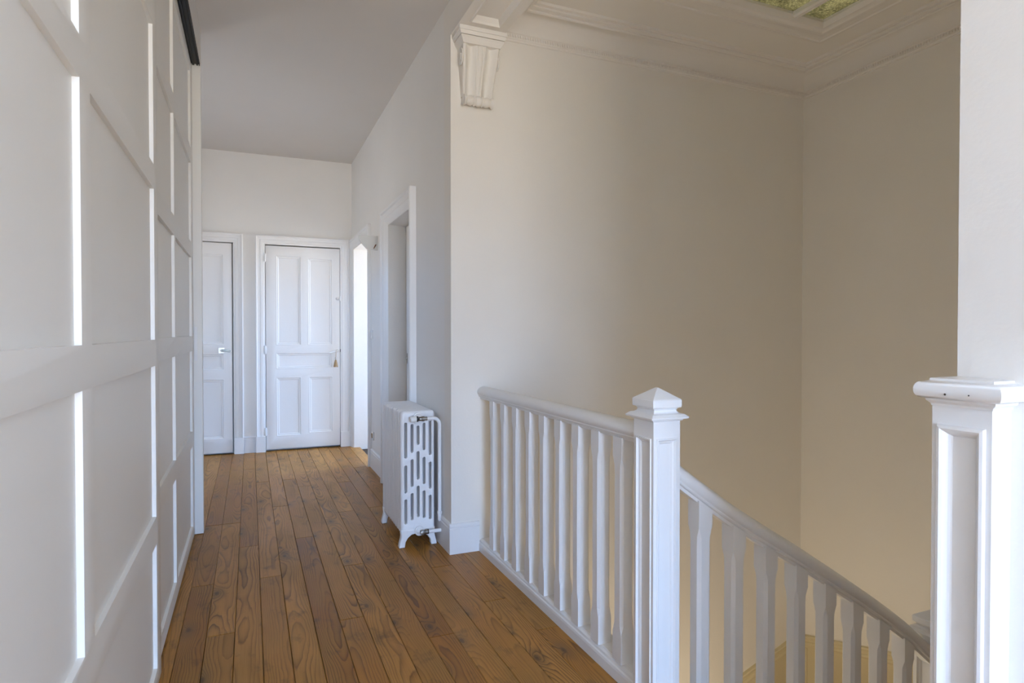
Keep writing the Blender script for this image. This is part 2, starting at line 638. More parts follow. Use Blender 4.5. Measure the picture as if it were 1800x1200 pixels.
# boxed beam over the balustrade, soffit with a sunk panel
BX0, BX1, BZ = 1.0, 1.265, 2.80
bm_ = MB().box(BX0, BX1, YR, WB, 2.83, CEIL)
SOF = [(0, 0, 0.03), (0, 0, 0), (0.045, 0.175, 0), (0.049, 0.179, -0.006), (0.055, 0.185, -0.006), (0.060, 0.190, 0.004), (0.072, 0.208, 0.024)]
rings = [[(BX0 + a, YR + b, BZ + d), (BX1 - a, YR + b, BZ + d), (BX1 - a, WB - b, BZ + d), (BX0 + a, WB - b, BZ + d)] for a, b, d in SOF]
bm_.rings(rings, caps=False)
bm_.f.append(tuple(range(len(bm_.v) - 4, len(bm_.v))))
beam = structure(bm_.build('ceiling_beam', M['plaster']))


# cornice of the stairwell: closed loop swept round the four sides
def loop_profile(mb, x0, x1, y0, y1, prof):
    rings = []
    for o, z in prof:
        rings.append([(x0 + o, y0 + o, z), (x1 - o, y0 + o, z), (x1 - o, y1 - o, z), (x0 + o, y1 - o, z)])
    return mb.rings(rings, caps=False)


prof = [(0, 2.826), (0.008, 2.828), (0.008, 2.836), (0.014, 2.840), (0.014, 2.846), (0.010, 2.848), (0.010, 2.868), (0.018, 2.872), (0.018, 2.884)]
cove_r = 0.085
for k in range(9):
    a = k / 8 * PI / 2
    prof.append((0.018 + cove_r * (1 - math.cos(a)), 2.884 + 0.080 * math.sin(a)))
prof += [(0.108, 2.958), (0.108, 2.950), (0.120, 2.946), (0.128, 2.950), (0.128, 2.958), (0.142, 2.960), (0.150, 2.966), (0.150, 2.974), (0.165, 2.978), (0.172, 2.992)]
cornice = structure(loop_profile(MB(), BX1, SR, SS, WB, prof).build('trim_1', M['plaster'], None, 35))
bead = MB()


def bead_run(p, q):
    p, q = Vector(p), Vector(q)
    n = int((q - p).length / 0.0155)
    t = (q - p) / n
    tn = t.normalized()
    for k in range(n):
        c0 = p + t * (k + 0.5)
        a, b = tn * 0.0052, Vector((-tn.y, tn.x, 0)) * 0.006
        z = Vector((0, 0, 0.0085))
        bead.add([c0 - a - z, c0 + a - z, c0 + a + z, c0 - a + z, c0 + b * 1.0 - a * .5 - z * .6, c0 + b + a * .5 - z * .6, c0 + b + a * .5 + z * .6, c0 + b - a * .5 + z * .6],
                 [(0, 1, 5, 4), (1, 2, 6, 5), (2, 3, 7, 6), (3, 0, 4, 7), (4, 5, 6, 7)])


bead_run((SR - .010, WB - .010, 2.858), (BX1 + .01, WB - .010, 2.858))
bead_run((SR - .010, SS + .010, 2.858), (SR - .010, WB - .010, 2.858))
# direction gives beads that stand off the wall
bo = child(cornice, 'bead_moulding', bead, M['plaster'])
bo['kind'] = 'stuff'

# laylight in the stairwell ceiling
lf = MB()
loop_profile(lf, LX0 - .18, LX1 + .18, LY0 - .18, LY1 + .18,
             [(0, 2.992), (0, 2.972), (0.016, 2.962), (0.030, 2.962), (0.036, 2.968), (0.085, 2.964), (0.095, 2.956), (0.125, 2.954), (0.135, 2.962),
              (0.150, 2.964), (0.160, 2.964), (0.172, 2.974), (0.182, 2.984), (0.184, 3.02)])
window_lay = structure(lf.build('window_1', M['plaster'], None, 35))
xs = [LX0, LX0 + .215, LX0 + .69, LX1 - .215, LX1]
ys = [LY0, LY0 + .50, LY0 + 1.0, LY1]
mu = []
for xm in xs[1:-1]:
    child(window_lay, 'muntin', MB().square_loft(xm, (LY0 + LY1) / 2, [(0.022, .745, 3.0), (0.022, .745, 2.975), (0.012, .745, 2.966)]), M['plaster'])
for ym in ys[1:-1]:
    child(window_lay, 'muntin', MB().square_loft((LX0 + LX1) / 2, ym, [(.692, 0.022, 2.999), (.692, 0.022, 2.976), (.692, 0.012, 2.967)]), M['plaster'])
for i in range(len(xs) - 1):
    for j in range(len(ys) - 1):
        child(window_lay, 'pane', MB().box(xs[i], xs[i + 1], ys[j], ys[j + 1], 2.9995, 3.001), M['laylight'])


# ------------------------------------------------------------------ casings, doors, baseboards
def casing(mb, fn, u0, u1, zt, prof, plinth=None):
    """three-sided moulded frame; prof: (inset from the outer edge, stand-off)"""
    rings = []
    for wd, t in prof:
        rings.append([fn(u0 + wd, 0.0, t), fn(u0 + wd, zt - wd, t), fn(u1 - wd, zt - wd, t), fn(u1 - wd, 0.0, t)])
    mb.rings(rings, closed=False, caps=False)
    n = len(mb.v)
    # close the two feet
    k = len(prof)
    base = n - k * 4
    mb.f.append(tuple(base + i * 4 for i in range(k)))
    mb.f.append(tuple(base + i * 4 + 3 for i in reversed(range(k))))
    if plinth:
        for a, b in ((u0, u0 + plinth[0]), (u1 - plinth[0], u1)):
            p, q = fn(a, 0, 0), fn(b, plinth[1], plinth[2])
            mb.box(p[0], q[0], p[1], q[1], p[2], q[2])
    return mb


end_fn = lambda u, v, t: (u, WE - t, v)
right_fn = lambda u, v, t: (WR - t, u, v)
CAS = [(0, 0), (0, 0.030), (0.010, 0.034), (0.018, 0.030), (0.020, 0.022), (0.045, 0.018), (0.050, 0.021), (0.072, 0.019), (0.076, 0.014), (0.088, 0.012), (0.092, 0.006), (0.092, -0.02)]
trim_2 = structure(casing(MB(), end_fn, 0.050, 0.968, 2.185, CAS, (0.092, 0.16, 0.033)).build('trim_2', M['white_door'], None, 30))
trim_3 = structure(casing(MB(), end_fn, -0.985, -0.060, 2.185, CAS, (0.086, 0.16, 0.033)).build('trim_3', M['white_door'], None, 30))
CAS_D = [(0, 0), (0, 0.040), (0.006, 0.046), (0.020, 0.044), (0.026, 0.034), (0.055, 0.026), (0.062, 0.028), (0.085, 0.018), (0.092, 0.012), (0.104, 0.006), (0.1105, -0.002)]
trim_4 = structure(casing(MB(), right_fn, 3.955, 4.952, 2.155, CAS_D).build('trim_4', M['white_door'], None, 30))
CAS_E = [(0, 0), (0, 0.028), (0.006, 0.032), (0.020, 0.031), (0.026, 0.025), (0.055, 0.020), (0.062, 0.021), (0.080, 0.014), (0.092, 0.006), (0.0985, -0.002)]
trim_5 = structure(casing(MB(), right_fn, 5.583, 6.690, 2.175, CAS_E).build('trim_5', M['white_door'], None, 30))


def panelled_leaf(name, fn, W, H, z0, panels, thick, mat):
    """a framed door leaf with raised panels; fn(u, v, t): t towards the viewer"""
    holes = [rect(*p) for p in panels]
    leaf = structure(link(name, plate(rect(0, W, z0, H), holes, thick, 0.003, lambda u, v, t: fn(u, v, t - thick / 2), 1), mat, smooth=40))
    for u0, u1, v0, v1 in panels:
        mb = MB().concentric(u1 - u0, v1 - v0, [(-.003, -0.030), (-.003, 0.000), (0.002, 0.0015), (0.006, 0.000), (0.010, -0.005), (0.020, -0.006), (0.027, -0.011), (0.030, -0.0115)],
                             lambda u, v, d, a=u0, b=v0: fn(a + u, b + v, d))
        child(leaf, 'panel', mb, mat, 25)
    return leaf


d2 = panelled_leaf('door_2', lambda u, v, t: (0.147 + u, 6.702 - t, v), 0.726, 2.082, 0.019,
                   [(0.098, 0.338, 1.075, 1.985), (0.405, 0.648, 1.075, 1.970), (0.098, 0.645, 0.835, 0.995), (0.098, 0.335, 0.150, 0.745), (0.412, 0.648, 0.165, 0.745)], 0.038, M['white_door'])
d1 = panelled_leaf('door_1', lambda u, v, t: (-0.878 + u, 6.702 - t, v), 0.715, 2.084, 0.017,
                   [(0.095, 0.315, 1.085, 1.975), (0.41, 0.640, 1.085, 1.975), (0.095, 0.640, 0.835, 0.995), (0.095, 0.315, 0.155, 0.745), (0.41, 0.640, 0.155, 0.745)], 0.038, M['white_door'])
# hinges of door_2
for z in (0.20, 1.03, 1.96):
    hb = MB().lathe((0.140, 6.694, z - .045), (0, 0, 1), [(0.003, 0), (0.008, 0.006), (0.008, 0.084), (0.003, 0.09)], 12)
    hb.box(0.140, 0.158, 6.696, 6.702, z - .035, z + .035)
    child(d2, 'hinge', hb, M['white'], 40)
# lever handle with a white grip
hd = MB().lathe((0.845, 6.702, 1.012), (0, -1, 0), [(0.006, 0), (0.014, 0.002), (0.014, 0.005), (0.008, 0.008), (0.008, 0.05), (0.004, 0.052)], 16)
ho = child(d2, 'handle', hd, M['steel'], 40)
child(ho, 'handle_grip', MB().tube([(0.846, 6.655, 1.014), (0.815, 6.652, 1.006), (0.775, 6.652, 0.996), (0.758, 6.653, 0.992)], [0.007, 0.010, 0.010, 0.006], 12), M['plastic'], 50)
child(d2, 'lock_plate', MB().box(0.8735, 0.8775, 6.685, 6.703, 1.00, 1.03), M['chip'], None, 0.001)
lt = MB().lathe((0.848, 6.702, 1.560), (0, -1, 0), [(0.018, 0), (0.018, 0.008), (0.010, 0.012), (0.010, 0.020), (0.002, 0.022)], 16)
lt.box(0.848, 0.873, 6.690, 6.702, 1.552, 1.568).box(0.868, 0.882, 6.678, 6.70, 1.535, 1.585)
child(d2, 'latch', lt, M['white'], 40, 0.001)
# glass handle of door_1
child(d1, 'lock_plate', MB().box(-0.288, -0.232, 6.694, 6.702, 0.998, 1.058), M['steel'], None, 0.003)
gh = MB().lathe((-0.255, 6.695, 1.028), (0, -1, 0), [(0.006, 0), (0.012, 0.004), (0.012, 0.028), (0.006, 0.03)], 16)
go = child(d1, 'handle', gh, M['steel'], 40)
child(go, 'handle_grip', MB().tube([(-0.255, 6.662, 1.028), (-0.225, 6.660, 1.027), (-0.19, 6.660, 1.023), (-0.175, 6.661, 1.022)], [0.012, 0.014, 0.014, 0.010], 14), M['glass'], 50)
# door in the deep doorway beside the radiator
d3 = structure(MB().box(1.142, 1.178, 4.071, 4.832, 0.008, 2.038).build('door_3', M['wall']))
child(d3, 'latch', MB().lathe((1.142, 4.800, 1.0), (-1, 0, 0), [(0.003, 0), (0.011, 0.002), (0.011, 0.012), (0.004, 0.016)], 12).box(1.138, 1.142, 4.788, 4.812, 0.96, 1.04), M['steel'], 40)
child(d3, 'backing', MB().box(1.182, 1.198, 4.03, 4.88, 0.002, 2.07), M['brown'])

# baseboards with a moulded top edge
BB = [(0, 0), (0.013, 0), (0.013, 0.138), (0.010, 0.142), (0.012, 0.148), (0.012, 0.156), (0.007, 0.163), (0, 0.165)]


def baseboard(name, fn, a, b):
    return structure(MB().prism(BB, fn, a, b).build(name, M['white']))


baseboard('baseboard_right', lambda o, z, t: (WR - o, t, z), WB - .0001, 3.96)
baseboard('baseboard_right_2', lambda o, z, t: (WR - o, t, z), 4.95, 5.585)
baseboard('baseboard_back', lambda o, z, t: (t, WB - o, z), WR - .013, 1.158)
baseboard('baseboard_end', lambda o, z, t: (t, WE - o, z), -0.062, 0.052)
baseboard('baseboard_near', lambda o, z, t: (PIL - o, t, z), YR, 0.625)

# windows out of the picture that let the daylight in
wf = MB()
for a, b, c0, d0 in ((-0.25, -0.20, .3, 2.45), (1.0, 1.05, .3, 2.45), (0.375, 0.425, .3, 2.45)):
    wf.box(a, b, YR - .09, YR - .04, c0, d0)
for z in (0.3, 1.75, 2.40):
    wf.box(-0.25, 1.05, YR - .089, YR - .041, z, z + .05)
structure(wf.build('window_2', M['white'], None, None, 0.003))
wf = MB()
for y in (5.58, 6.06, 6.53):
    wf.box(2.93, 2.98, y, y + .05, .65, 2.35)
for z in (.65, 2.30):
    wf.box(2.931, 2.979, 5.58, 6.58, z, z + .05)
structure(wf.build('window_3', M['white'], None, None, 0.003))

wf = MB()  # added window, out of view, put in to brighten the hall end
for y in (4.80, 5.175):
    wf.box(-1.11, -1.06, y, y + .025, 1.50, 2.0)
for z in (1.50, 1.975):
    wf.box(-1.109, -1.061, 4.80, 5.20, z, z + .025)
structure(wf.build('fill_window', M['white'], None, None, 0.003))

# ================================================================== WARDROBE with sliding panel doors (along the hall)
wd = thing('wardrobe', 'long built-in wardrobe with off-white panelled sliding doors down one side of the hall', 'wardrobe', (-0.6, 2.0, 0))
XA, XB = -0.292, -0.307
DT = 2.765


def sliding_door(xf, y0, y1, stiles, rails, tk=0.034):
    """frame of stiles and rails on a back board; openings where the panels sit 16 mm deep"""
    holes = []
    fn = lambda u, v, t: (xf - tk / 2 + t, u, v)
    ys = [y0] + [e for s in stiles for e in s] + [y1]
    cols = [(stiles[k][1], stiles[k + 1][0]) for k in range(len(stiles) - 1)]
    rows = [(rails[k][1], rails[k + 1][0]) for k in range(len(rails) - 1)]
    for c0, c1 in cols:
        for r0, r1 in rows:
            holes.append(rect(c0, c1, r0, r1))
    me = plate(rect(y0, y1, rails[0][0], rails[-1][1]), holes, tk, 0.0012, fn, 1)
    o = child_mesh(wd, 'sliding_door', me, M['panel_door'], 40)
    for c0, c1 in cols:
        for r0, r1 in rows:
            child(o, 'panel', MB().box(xf - tk, xf - 0.0125, c0 - .004, c1 + .004, r0 - .004, r1 + .004), M['panel_door'])
    return o


RA = [(0.012, 0.072), (0.492, 0.584), (1.090, 1.177), (1.680, 1.761), (2.225, 2.310), (2.69, DT)]
RB = [(0.012, 0.083), (0.548, 0.632), (1.096, 1.182), (1.634, 1.720), (2.174, 2.262), (2.70, DT)]
sliding_door(XA, 0.39, 2.455, [(0.39, 0.48), (1.390, 1.474), (2.364, 2.455)], RA)
sliding_door(XB, 2.40, 4.085, [(2.40, 2.555), (3.118, 3.168), (3.985, 4.085)], RB)
sliding_door(XB, -1.72, 0.46, [(-1.72, -1.63), (-0.65, -0.56), (0.37, 0.46)], RB)
child(wd, 'body', MB().box(-0.98, -0.36, YR, 4.08, 0.0, 2.78), M['panel_door'])
child(wd, 'side_panel', MB().box(-0.98, -0.261, 4.098, 4.150, 0.004, 2.79), M['panel_door'], None, 0.002)
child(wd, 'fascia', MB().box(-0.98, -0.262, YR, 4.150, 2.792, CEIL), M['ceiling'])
tr = child(wd, 'track', MB().box(-0.335, -0.264, YR, 4.098, 2.785, 2.792), M['black'])
for a, b in ((-0.312, -0.309), (-0.304, -0.293), (-0.281, -0.275), (-0.2675, -0.2645)):
    child(tr, 'track_rail', MB().box(a, b, YR, 4.095, 2.775, 2.786), M['dark_metal'])
child(wd, 'handle', MB().box(-0.304, -0.288, 4.0935, 4.099, 1.035, 1.235), M['white'], None, 0.0015)

# ================================================================== NEWELS
FACE = [(0, 0), (0.012, 0), (0.013, 0.003), (0.017, 0.003), (0.021, -0.004), (0.026, -0.006), (0.030, -0.011)]


def newel_body(x0, x1, y0, y1, z0, zp0, zp1, z1, faces='xXyY', prof=FACE):
    mb = MB()
    mb.box(x0 + .012, x1 - .012, y0 + .012, y1 - .012, z0, z1)
    H = zp1 - zp0
    defs = {'x': (y1 - y0, lambda u, v, d: (x0 - d, y0 + u, zp0 + v)), 'X': (y1 - y0, lambda u, v, d: (x1 + d, y0 + u, zp0 + v)),
            'y': (x1 - x0, lambda u, v, d: (x0 + u, y0 - d, zp0 + v)), 'Y': (x1 - x0, lambda u, v, d: (x0 + u, y1 + d, zp0 + v))}
    for k, (W, fn) in defs.items():
        mb.concentric(W, H, prof if k in faces else [(0, 0), (0.002, 0)], fn)
    for a, b in ((z0, zp0), (zp1, z1)):
        if b - a > 1e-4:
            mb.box(x0, x1, y0, y1, a, b)
    return mb


def newel(label, x0, x1, y0, y1, top, foot, name='newel_post', group=None):
    """square panelled post; top: z of the body top under the cap"""
    cx, cy, h = (x0 + x1) / 2, (y0 + y1) / 2, (x1 - x0) / 2
    hy = (y1 - y0) / 2
    t = thing(name, label, 'newel post', (cx, cy, foot), group)
    child(t, 'post', newel_body(x0, x1, y0, y1, foot, foot + 0.05, top - 0.043, top), M['white'], None, None)
    cap = [(h, top - .002), (h + .006, top), (h + .007, top + .004), (h + .019, top + .006), (h + .020, top + .011), (h + .010, top + .019), (h - .001, top + .022),
           (h - .006, top + .026), (h - .008, top + .032), (h - .004, top + .038), (h + .003, top + .040), (h + .004, top + .044), (h + .004, top + .062),
           (h + .001, top + .066), (0.004, top + .098), (0.001, top + .099)]
    child(t, 'cap', MB().square_loft(cx, cy, [(a, a + (hy - h), z) for a, z in cap]), M['white'], None, 0.0008)
    return t


n1 = newel('white panelled newel post with a pyramid cap at the top of the stairs', 1.138, 1.238, 1.570, 1.675, 0.928, 0.0)
n3 = newel('lower white newel post where the descending stair handrail ends', 2.502, 2.602, 1.570, 1.675, -0.020, -1.9)

# half newel against the near wall
hn = thing('half_newel', 'white half newel post with a flat rounded cap fixed to the near wall', 'newel post', (1.165, 0.68, 0))
BOL = [(0, 0), (0.009, 0), (0.011, 0.006), (0.016, 0.007), (0.020, 0.004), (0.026, -0.003), (0.028, -0.008), (0.030, -0.010)]
hnx0, hnx1, hny0, hny1 = 1.137, PIL, 0.632, 0.730
child(hn, 'post', newel_body(hnx0, hnx1 + 0.02, hny0, hny1, 0.0, 0.14, 1.047, 1.075, 'x', BOL), M['white'], None, None)


def half_cap(prof):
    return MB().rings([[(hnx0 - a, hny0 - a, z), (PIL + .0005, hny0 - a, z), (PIL + .0005, hny1 + a * .55, z), (hnx0 - a, hny1 + a * .55, z)] for a, z in prof])


cp = [(-.01, 1.070), (0.002, 1.070), (0.003, 1.074), (0.010, 1.079), (0.011, 1.083), (0.019, 1.084)]
for k in range(9):
    a = -PI / 2 + k / 8 * PI * 0.95
    cp.append((0.018 + 0.0115 * math.cos(a), 1.0985 + 0.0145 * math.sin(a)))
cp += [(0.010, 1.1140), (0.005, 1.1150), (0.004, 1.1190), (-0.012, 1.1205), (-0.02, 1.121)]
hc = child(hn, 'cap', half_cap(cp), M['white'], 35)
for y, z, s in ((0.690, 1.0935, 0.006), (0.6515, 1.0950, 0.004)):
    child(hc, 'paint_chip', MB().lathe((hnx0 - 0.0291, y, z), (-1, 0, 0), [(0.0005, 0), (s * .35, 0.0006), (s * .3, 0.0012), (0.0002, 0.0014)], 6), M['chip'])

# ================================================================== BALUSTERS and HANDRAILS
BW = 0.0275


def baluster_mesh(z0, z1, slope=0.0, run=0.0, b0=0.0, t0=0.14):
    """square top and foot blocks, chamfered shaft between lamb's-tongue stops; centred on x=y=0; slope tilts the top"""
    def ring(s, cch, z, tilt=False):
        a = s
        cch = max(cch, 0.0004)
        pts = [(-a + cch, -a), (a - cch, -a), (a, -a + cch), (a, a - cch), (a - cch, a), (-a + cch, a), (-a, a - cch), (-a, -a + cch)]
        return [(x, y, z + (slope * x if tilt else 0)) for x, y in pts]
    zb, zt = z0 + 0.13, z1 - 0.10
    rings = [ring(BW, 0, z0), ring(BW, 0, zb - 0.03), ring(BW - .0004, 0.0035, zb - .022), ring(BW - .0008, 0.0095, zb), ring(BW - .0010, 0.0105, zb + .03),
             ring(BW - .0010, 0.0105, zt - .03), ring(BW - .0008, 0.0095, zt), ring(BW - .0004, 0.0035, zt + .022), ring(BW, 0, zt + .03), ring(BW, 0, z1, True)]
    return MB().rings(rings).mesh('baluster')


RAIL = [(0.019, 0.0), (0.020, 0.010), (0.028, 0.013), (0.030, 0.017), (0.029, 0.021), (0.034, 0.026), (0.0375, 0.034), (0.0375, 0.042), (0.034, 0.051), (0.026, 0.059), (0.014, 0.065), (0.0, 0.067)]
RAIL = [(-a, z) for a, z in RAIL[:-1]] + [(0, 0.067)] + [(a, z) for a, z in reversed(RAIL[:-1])]

lb = thing('landing_balustrade', 'white balustrade along the edge of the landing, running level to the stair post', 'balustrade', (1.187, 2.45, 0))
child(lb, 'handrail', MB().rings([[(1.187 + a, y, 0.838 + z) for a, z in RAIL] for y in (3.199, 1.676)]), M['white'], 40)
base = [(0.0, 0.0), (0.095, 0.0), (0.095, 0.064), (0.020, 0.064), (0.017, 0.060), (0.008, 0.056), (0.006, 0.048), (0.002, 0.044), (0.0, 0.036)]
child(lb, 'base_rail', MB().prism(base, lambda u, v, t: (1.155 + u, t, v), 1.676, 3.199), M['white'], None, 0.0008)
bm1 = baluster_mesh(0.063, 0.842)
bm1.materials.append(M['white'])
for k in range(9):
    o = bpy.data.objects.new('baluster', bm1)
    o.location = (1.1895, 3.015 - k * 0.1505, 0)
    COL.objects.link(o)
    place(o, lb)

sb = thing('stair_balustrade', 'white balustrade sloping down beside the stairs from the pyramid-capped post', 'balustrade', (1.85, 1.622, 0))
# top edge of the sloping handrail
KP = [(1.238, 0.800), (1.30, 0.754), (1.50, 0.617), (1.82, 0.423), (2.16, 0.207), (2.34, 0.083), (2.42, 0.020), (2.502, -0.048)]


def rail_z(x):
    for k in range(len(KP) - 1):
        if x <= KP[k + 1][0] or k == len(KP) - 2:
            x0, z0 = KP[k]
            x1, z1 = KP[k + 1]
            m = (z1 - z0) / (x1 - x0)
            m0 = (KP[k + 1][1] - KP[k - 1][1]) / (KP[k + 1][0] - KP[k - 1][0]) if k else m
            m1 = (KP[k + 2][1] - z0) / (KP[k + 2][0] - x0) if k < len(KP) - 2 else m
            t = (x - x0) / (x1 - x0)
            h = x1 - x0
            return (2 * t ** 3 - 3 * t ** 2 + 1) * z0 + (t ** 3 - 2 * t ** 2 + t) * h * m0 + (-2 * t ** 3 + 3 * t ** 2) * z1 + (t ** 3 - t ** 2) * h * m1


rings = []
for k in range(33):
    x = 1.239 + (2.501 - 1.239) * k / 32
    rings.append([(x, 1.622 + a, rail_z(x) + (z - 0.067) * 1.19) for a, z in RAIL])
child(sb, 'handrail', MB().rings(rings), M['white'], 40)
for k in range(8):
    x = 1.362 + k * 0.1428
    zt = rail_z(x) - 0.067 * 1.19 + 0.006
    sl = (rail_z(x + .02) - rail_z(x - .02)) / .04
    me = baluster_mesh(zt - 0.80, zt, sl)
    o = link('baluster', me, M['white'], None, (x, 1.622, 0))
    place(o, sb)
child(sb, 'string', MB().prism([(1.24, -0.30), (1.24, 0.02), (1.30, 0.0), (2.50, -0.79), (2.50, -1.11)], lambda u, v, t: (u, t, v), 1.598, 1.645), M['white'], None, 0.001)

# ================================================================== STAIRS (below the frame) and the skirting on the stairwell walls
st = thing('staircase', 'staircase going down beside the landing and turning along the stairwell walls', 'staircase', (1.9, 1.2, -0.93))
RISE = 0.186
for k in range(5):
    x0 = 1.25 + k * 0.25
    z = -RISE * (k + 1)
    child(st, 'tread', MB().box(x0 - .02 if k else x0 + .002, x0 + 0.25 if k < 4 else SR - .025, SS + .001, 1.596, z - .03, z), M['pine'], None, 0.004)
    child(st, 'riser', MB().box(x0 + .003, x0 + .018, SS + .001, 1.598, z, z + RISE - .031), M['white'])
zz = -0.93
for k in range(6):
    y0 = 1.60 + k * 0.16
    z = zz - 0.06 - 0.062 * k
    child(st, 'tread', MB().box(2.604, SR - .025, y0, y0 + 0.17, z - .10, z), M['pine'], None, 0.004)
for k in range(7):
    x0 = SR - 0.30 - k * 0.26
    z = zz - 0.45 - RISE * 0.5 * k
    child(st, 'tread', MB().box(x0 - .27 if k else x0 - .27, x0 if k else SR - .025, 2.57, WB - .025, z - .10, z), M['pine'], None, 0.004)


def rake_skirt(name, a, b, fn, cap=True):
    """skirting that follows the stairs: board, moulded cap; a, b: (run, top z)"""
    (u0, z0), (u1, z1) = a, b
    prof_ = [(0.0, 0.0), (0.018, -0.004), (0.022, -0.014), (0.016, -0.026), (0.014, -0.044), (0.020, -0.048), (0.024, -0.062), (0.020, -0.072), (0.012, -0.076), (0.012, -0.42), (0.0, -0.42)]
    mb = MB().rings([[fn(u0, o, z0 + z) for o, z in prof_], [fn(u1, o, z1 + z) for o, z in prof_]])
    return structure(mb.build(name, M['skirt']))


rake_skirt('baseboard_stair_back', (3.574, -0.905), (1.30, -1.72), lambda u, o, z: (u, WB - o, z))
sk = rake_skirt('baseboard_stair_side', (3.199, -0.925), (1.60, -0.47), lambda u, o, z: (SR - o, u, z))
for y0, y1 in ((3.125, 3.186), (2.745, 2.805), (2.36, 2.42)):
    zt = -0.925 + (3.199 - y1) / 1.599 * 0.455 - 0.078
    child(sk, 'stile', MB().box(SR - .019, SR - .011, y0, y1, zt - .30, zt + .004), M['skirt'], None, 0.0015)

# ================================================================== RADIATOR
RX0, RX1, RY0, RY1 = 0.768, 0.963, 3.385, 3.922
rad = thing('radiator', 'white cast-iron column radiator with slotted sections standing on the floor by the wall', 'radiator', (0.866, 3.65, 0))
NS = 11
PITCH = (RY1 - RY0) / NS
ZB, ZT = 0.072, 0.765


def rounded(u0, u1, v0, v1, r, n=4):
    pts = []
    for cx, cy, a0 in ((u1 - r, v0 + r, -PI / 2), (u1 - r, v1 - r, 0), (u0 + r, v1 - r, PI / 2), (u0 + r, v0 + r, PI)):
        for k in range(n + 1):
            a = a0 + k / n * PI / 2
            pts.append((cx + r * math.cos(a), cy + r * math.sin(a)))
    return pts


RW = RX1 - RX0
SLOTS = []
cols = [0.028, 0.064, 0.0985, 0.133, 0.168]
zr = [[(0.131, 0.270), (0.305, 0.460), (0.500, 0.700)], [(0.150, 0.302), (0.338, 0.492), (0.530, 0.690)], [(0.164, 0.340), (0.376, 0.535), (0.572, 0.680)],
      [(0.155, 0.310), (0.348, 0.500), (0.540, 0.694)], [(0.145, 0.282), (0.318, 0.470), (0.510, 0.708)]]
for cxx, rows in zip(cols, zr):
    for a, b in rows:
        SLOTS.append(rounded(cxx - 0.0078, cxx + 0.0078, a, b, 0.0077, 4))
ST = PITCH - 0.0125        # thickness of one section
web = plate(rounded(0.013, RW - .013, ZB + .013, ZT - .013, 0.006, 4), SLOTS, ST, 0.0035, lambda u, v, t: (u, t, v), 1)
nose = MB()
o_in = rounded(0.0165, RW - .0165, ZB + .0165, ZT - .0165, 0.006, 4)
rr = []
for k in range(11):
    a = -PI / 2 + k / 10 * PI
    e = 0.0165 * math.cos(a)
    ol = rounded(0.0165 - e, RW - .0165 + e, ZB + .0165 - e, ZT - .0165 + e, 0.006 + e * .9, 4)
    rr.append([(u, ST / 2 * math.sin(a) * 0.995, v) for u, v in ol])
nose.rings(rr, caps=False)
bmx = bmesh.new()
bmx.from_mesh(web)
bmx.from_mesh(nose.mesh('nose'))
sec_me = bpy.data.meshes.new('section')
bmx.to_mesh(sec_me)
bmx.free()
sec_me.materials.append(M['rad'])
for p in sec_me.polygons:
    p.use_smooth = True
sec_me.set_sharp_from_angle(angle=math.radians(38))
for k in range(NS):
    o = bpy.data.objects.new('section', sec_me)
    o.location = (RX0, RY0 + PITCH * (k + 0.5), 0)
    COL.objects.link(o)
    place(o, rad)
for za, zb_ in ((0.70, ZT - .012), (0.09, 0.118)):
    child(rad, 'core', MB().box(RX0 + .016, RX1 - .016, RY0 + .02, RY1 - .02, za, zb_), M['rad'])
# hubs joining the sections at top and bottom
for z in (0.725, 0.105):
    child(rad, 'hub', MB().lathe((0.866, RY0 + .004, z), (0, 1, 0), [(0.02, 0), (0.026, .002), (0.026, RY1 - RY0 - .01), (0.02, RY1 - RY0 - .008)], 20), M['rad'], 40)
FT = [(0.0, 0.10), (0.002, 0.065), (-0.001, 0.048), (-0.008, 0.024), (-0.011, 0.006), (-0.009, 0.0), (0.022, 0.0), (0.024, 0.010), (0.027, 0.030), (0.040, 0.052), (0.062, 0.068), (0.0975, 0.074)]
FT = FT + [(RW - u, v) for u, v in reversed(FT[:-1])]
foot_me = plate(FT, [], 0.040, 0.006, lambda u, v, t: (u, t, v), 2)
foot_me.materials.append(M['rad'])
for k in (0, NS - 1):
    o = bpy.data.objects.new('foot', foot_me)
    o.location = (RX0, RY0 + PITCH * (k + 0.5), 0)
    COL.objects.link(o)
    place(o, rad)
for z, xx, q in ((0.722, 0.866, 0.85), (0.088, 0.872, 0.70)):
    child(rad, 'boss', MB().lathe((xx, RY0 + .002, z), (0, -1, 0), [(r_ * q, h_) for r_, h_ in ((0.040, 0), (0.040, 0.003), (0.036, 0.006), (0.030, 0.006), (0.027, 0.012), (0.018, 0.014), (0.012, 0.02))], 28), M['rad'], 40)
# top valve: white head, black ring, steel body, pipe bending down into the wall
YV = RY0 - 0.030
va = MB().lathe((0.862, YV, 0.722), (1, 0, 0), [(0.010, 0), (0.0115, 0.002), (0.0115, 0.014), (0.014, 0.015), (0.014, 0.030), (0.011, 0.032), (0.011, 0.046), (0.008, 0.048)], 20)
va.lathe((0.886, YV + .04, 0.722), (0, -1, 0), [(0.010, 0), (0.010, 0.045), (0.004, 0.048)], 16)
vo = child(rad, 'valve', va, M['valve'], 40)
child(vo, 'valve_ring', MB().lathe((0.846, YV, 0.722), (1, 0, 0), [(0.010, 0), (0.0155, 0.001), (0.0155, 0.011), (0.010, 0.012)], 20), M['black'], 40)
child(vo, 'valve_cap', MB().lathe((0.812, YV, 0.721), (1, 0, 0), [(0.012, 0), (0.016, 0.003), (0.0175, 0.012), (0.0175, 0.033), (0.014, 0.036)], 22), M['plastic'], 40)
pts = [(0.905, YV, 0.722), (0.945, YV, 0.721)]
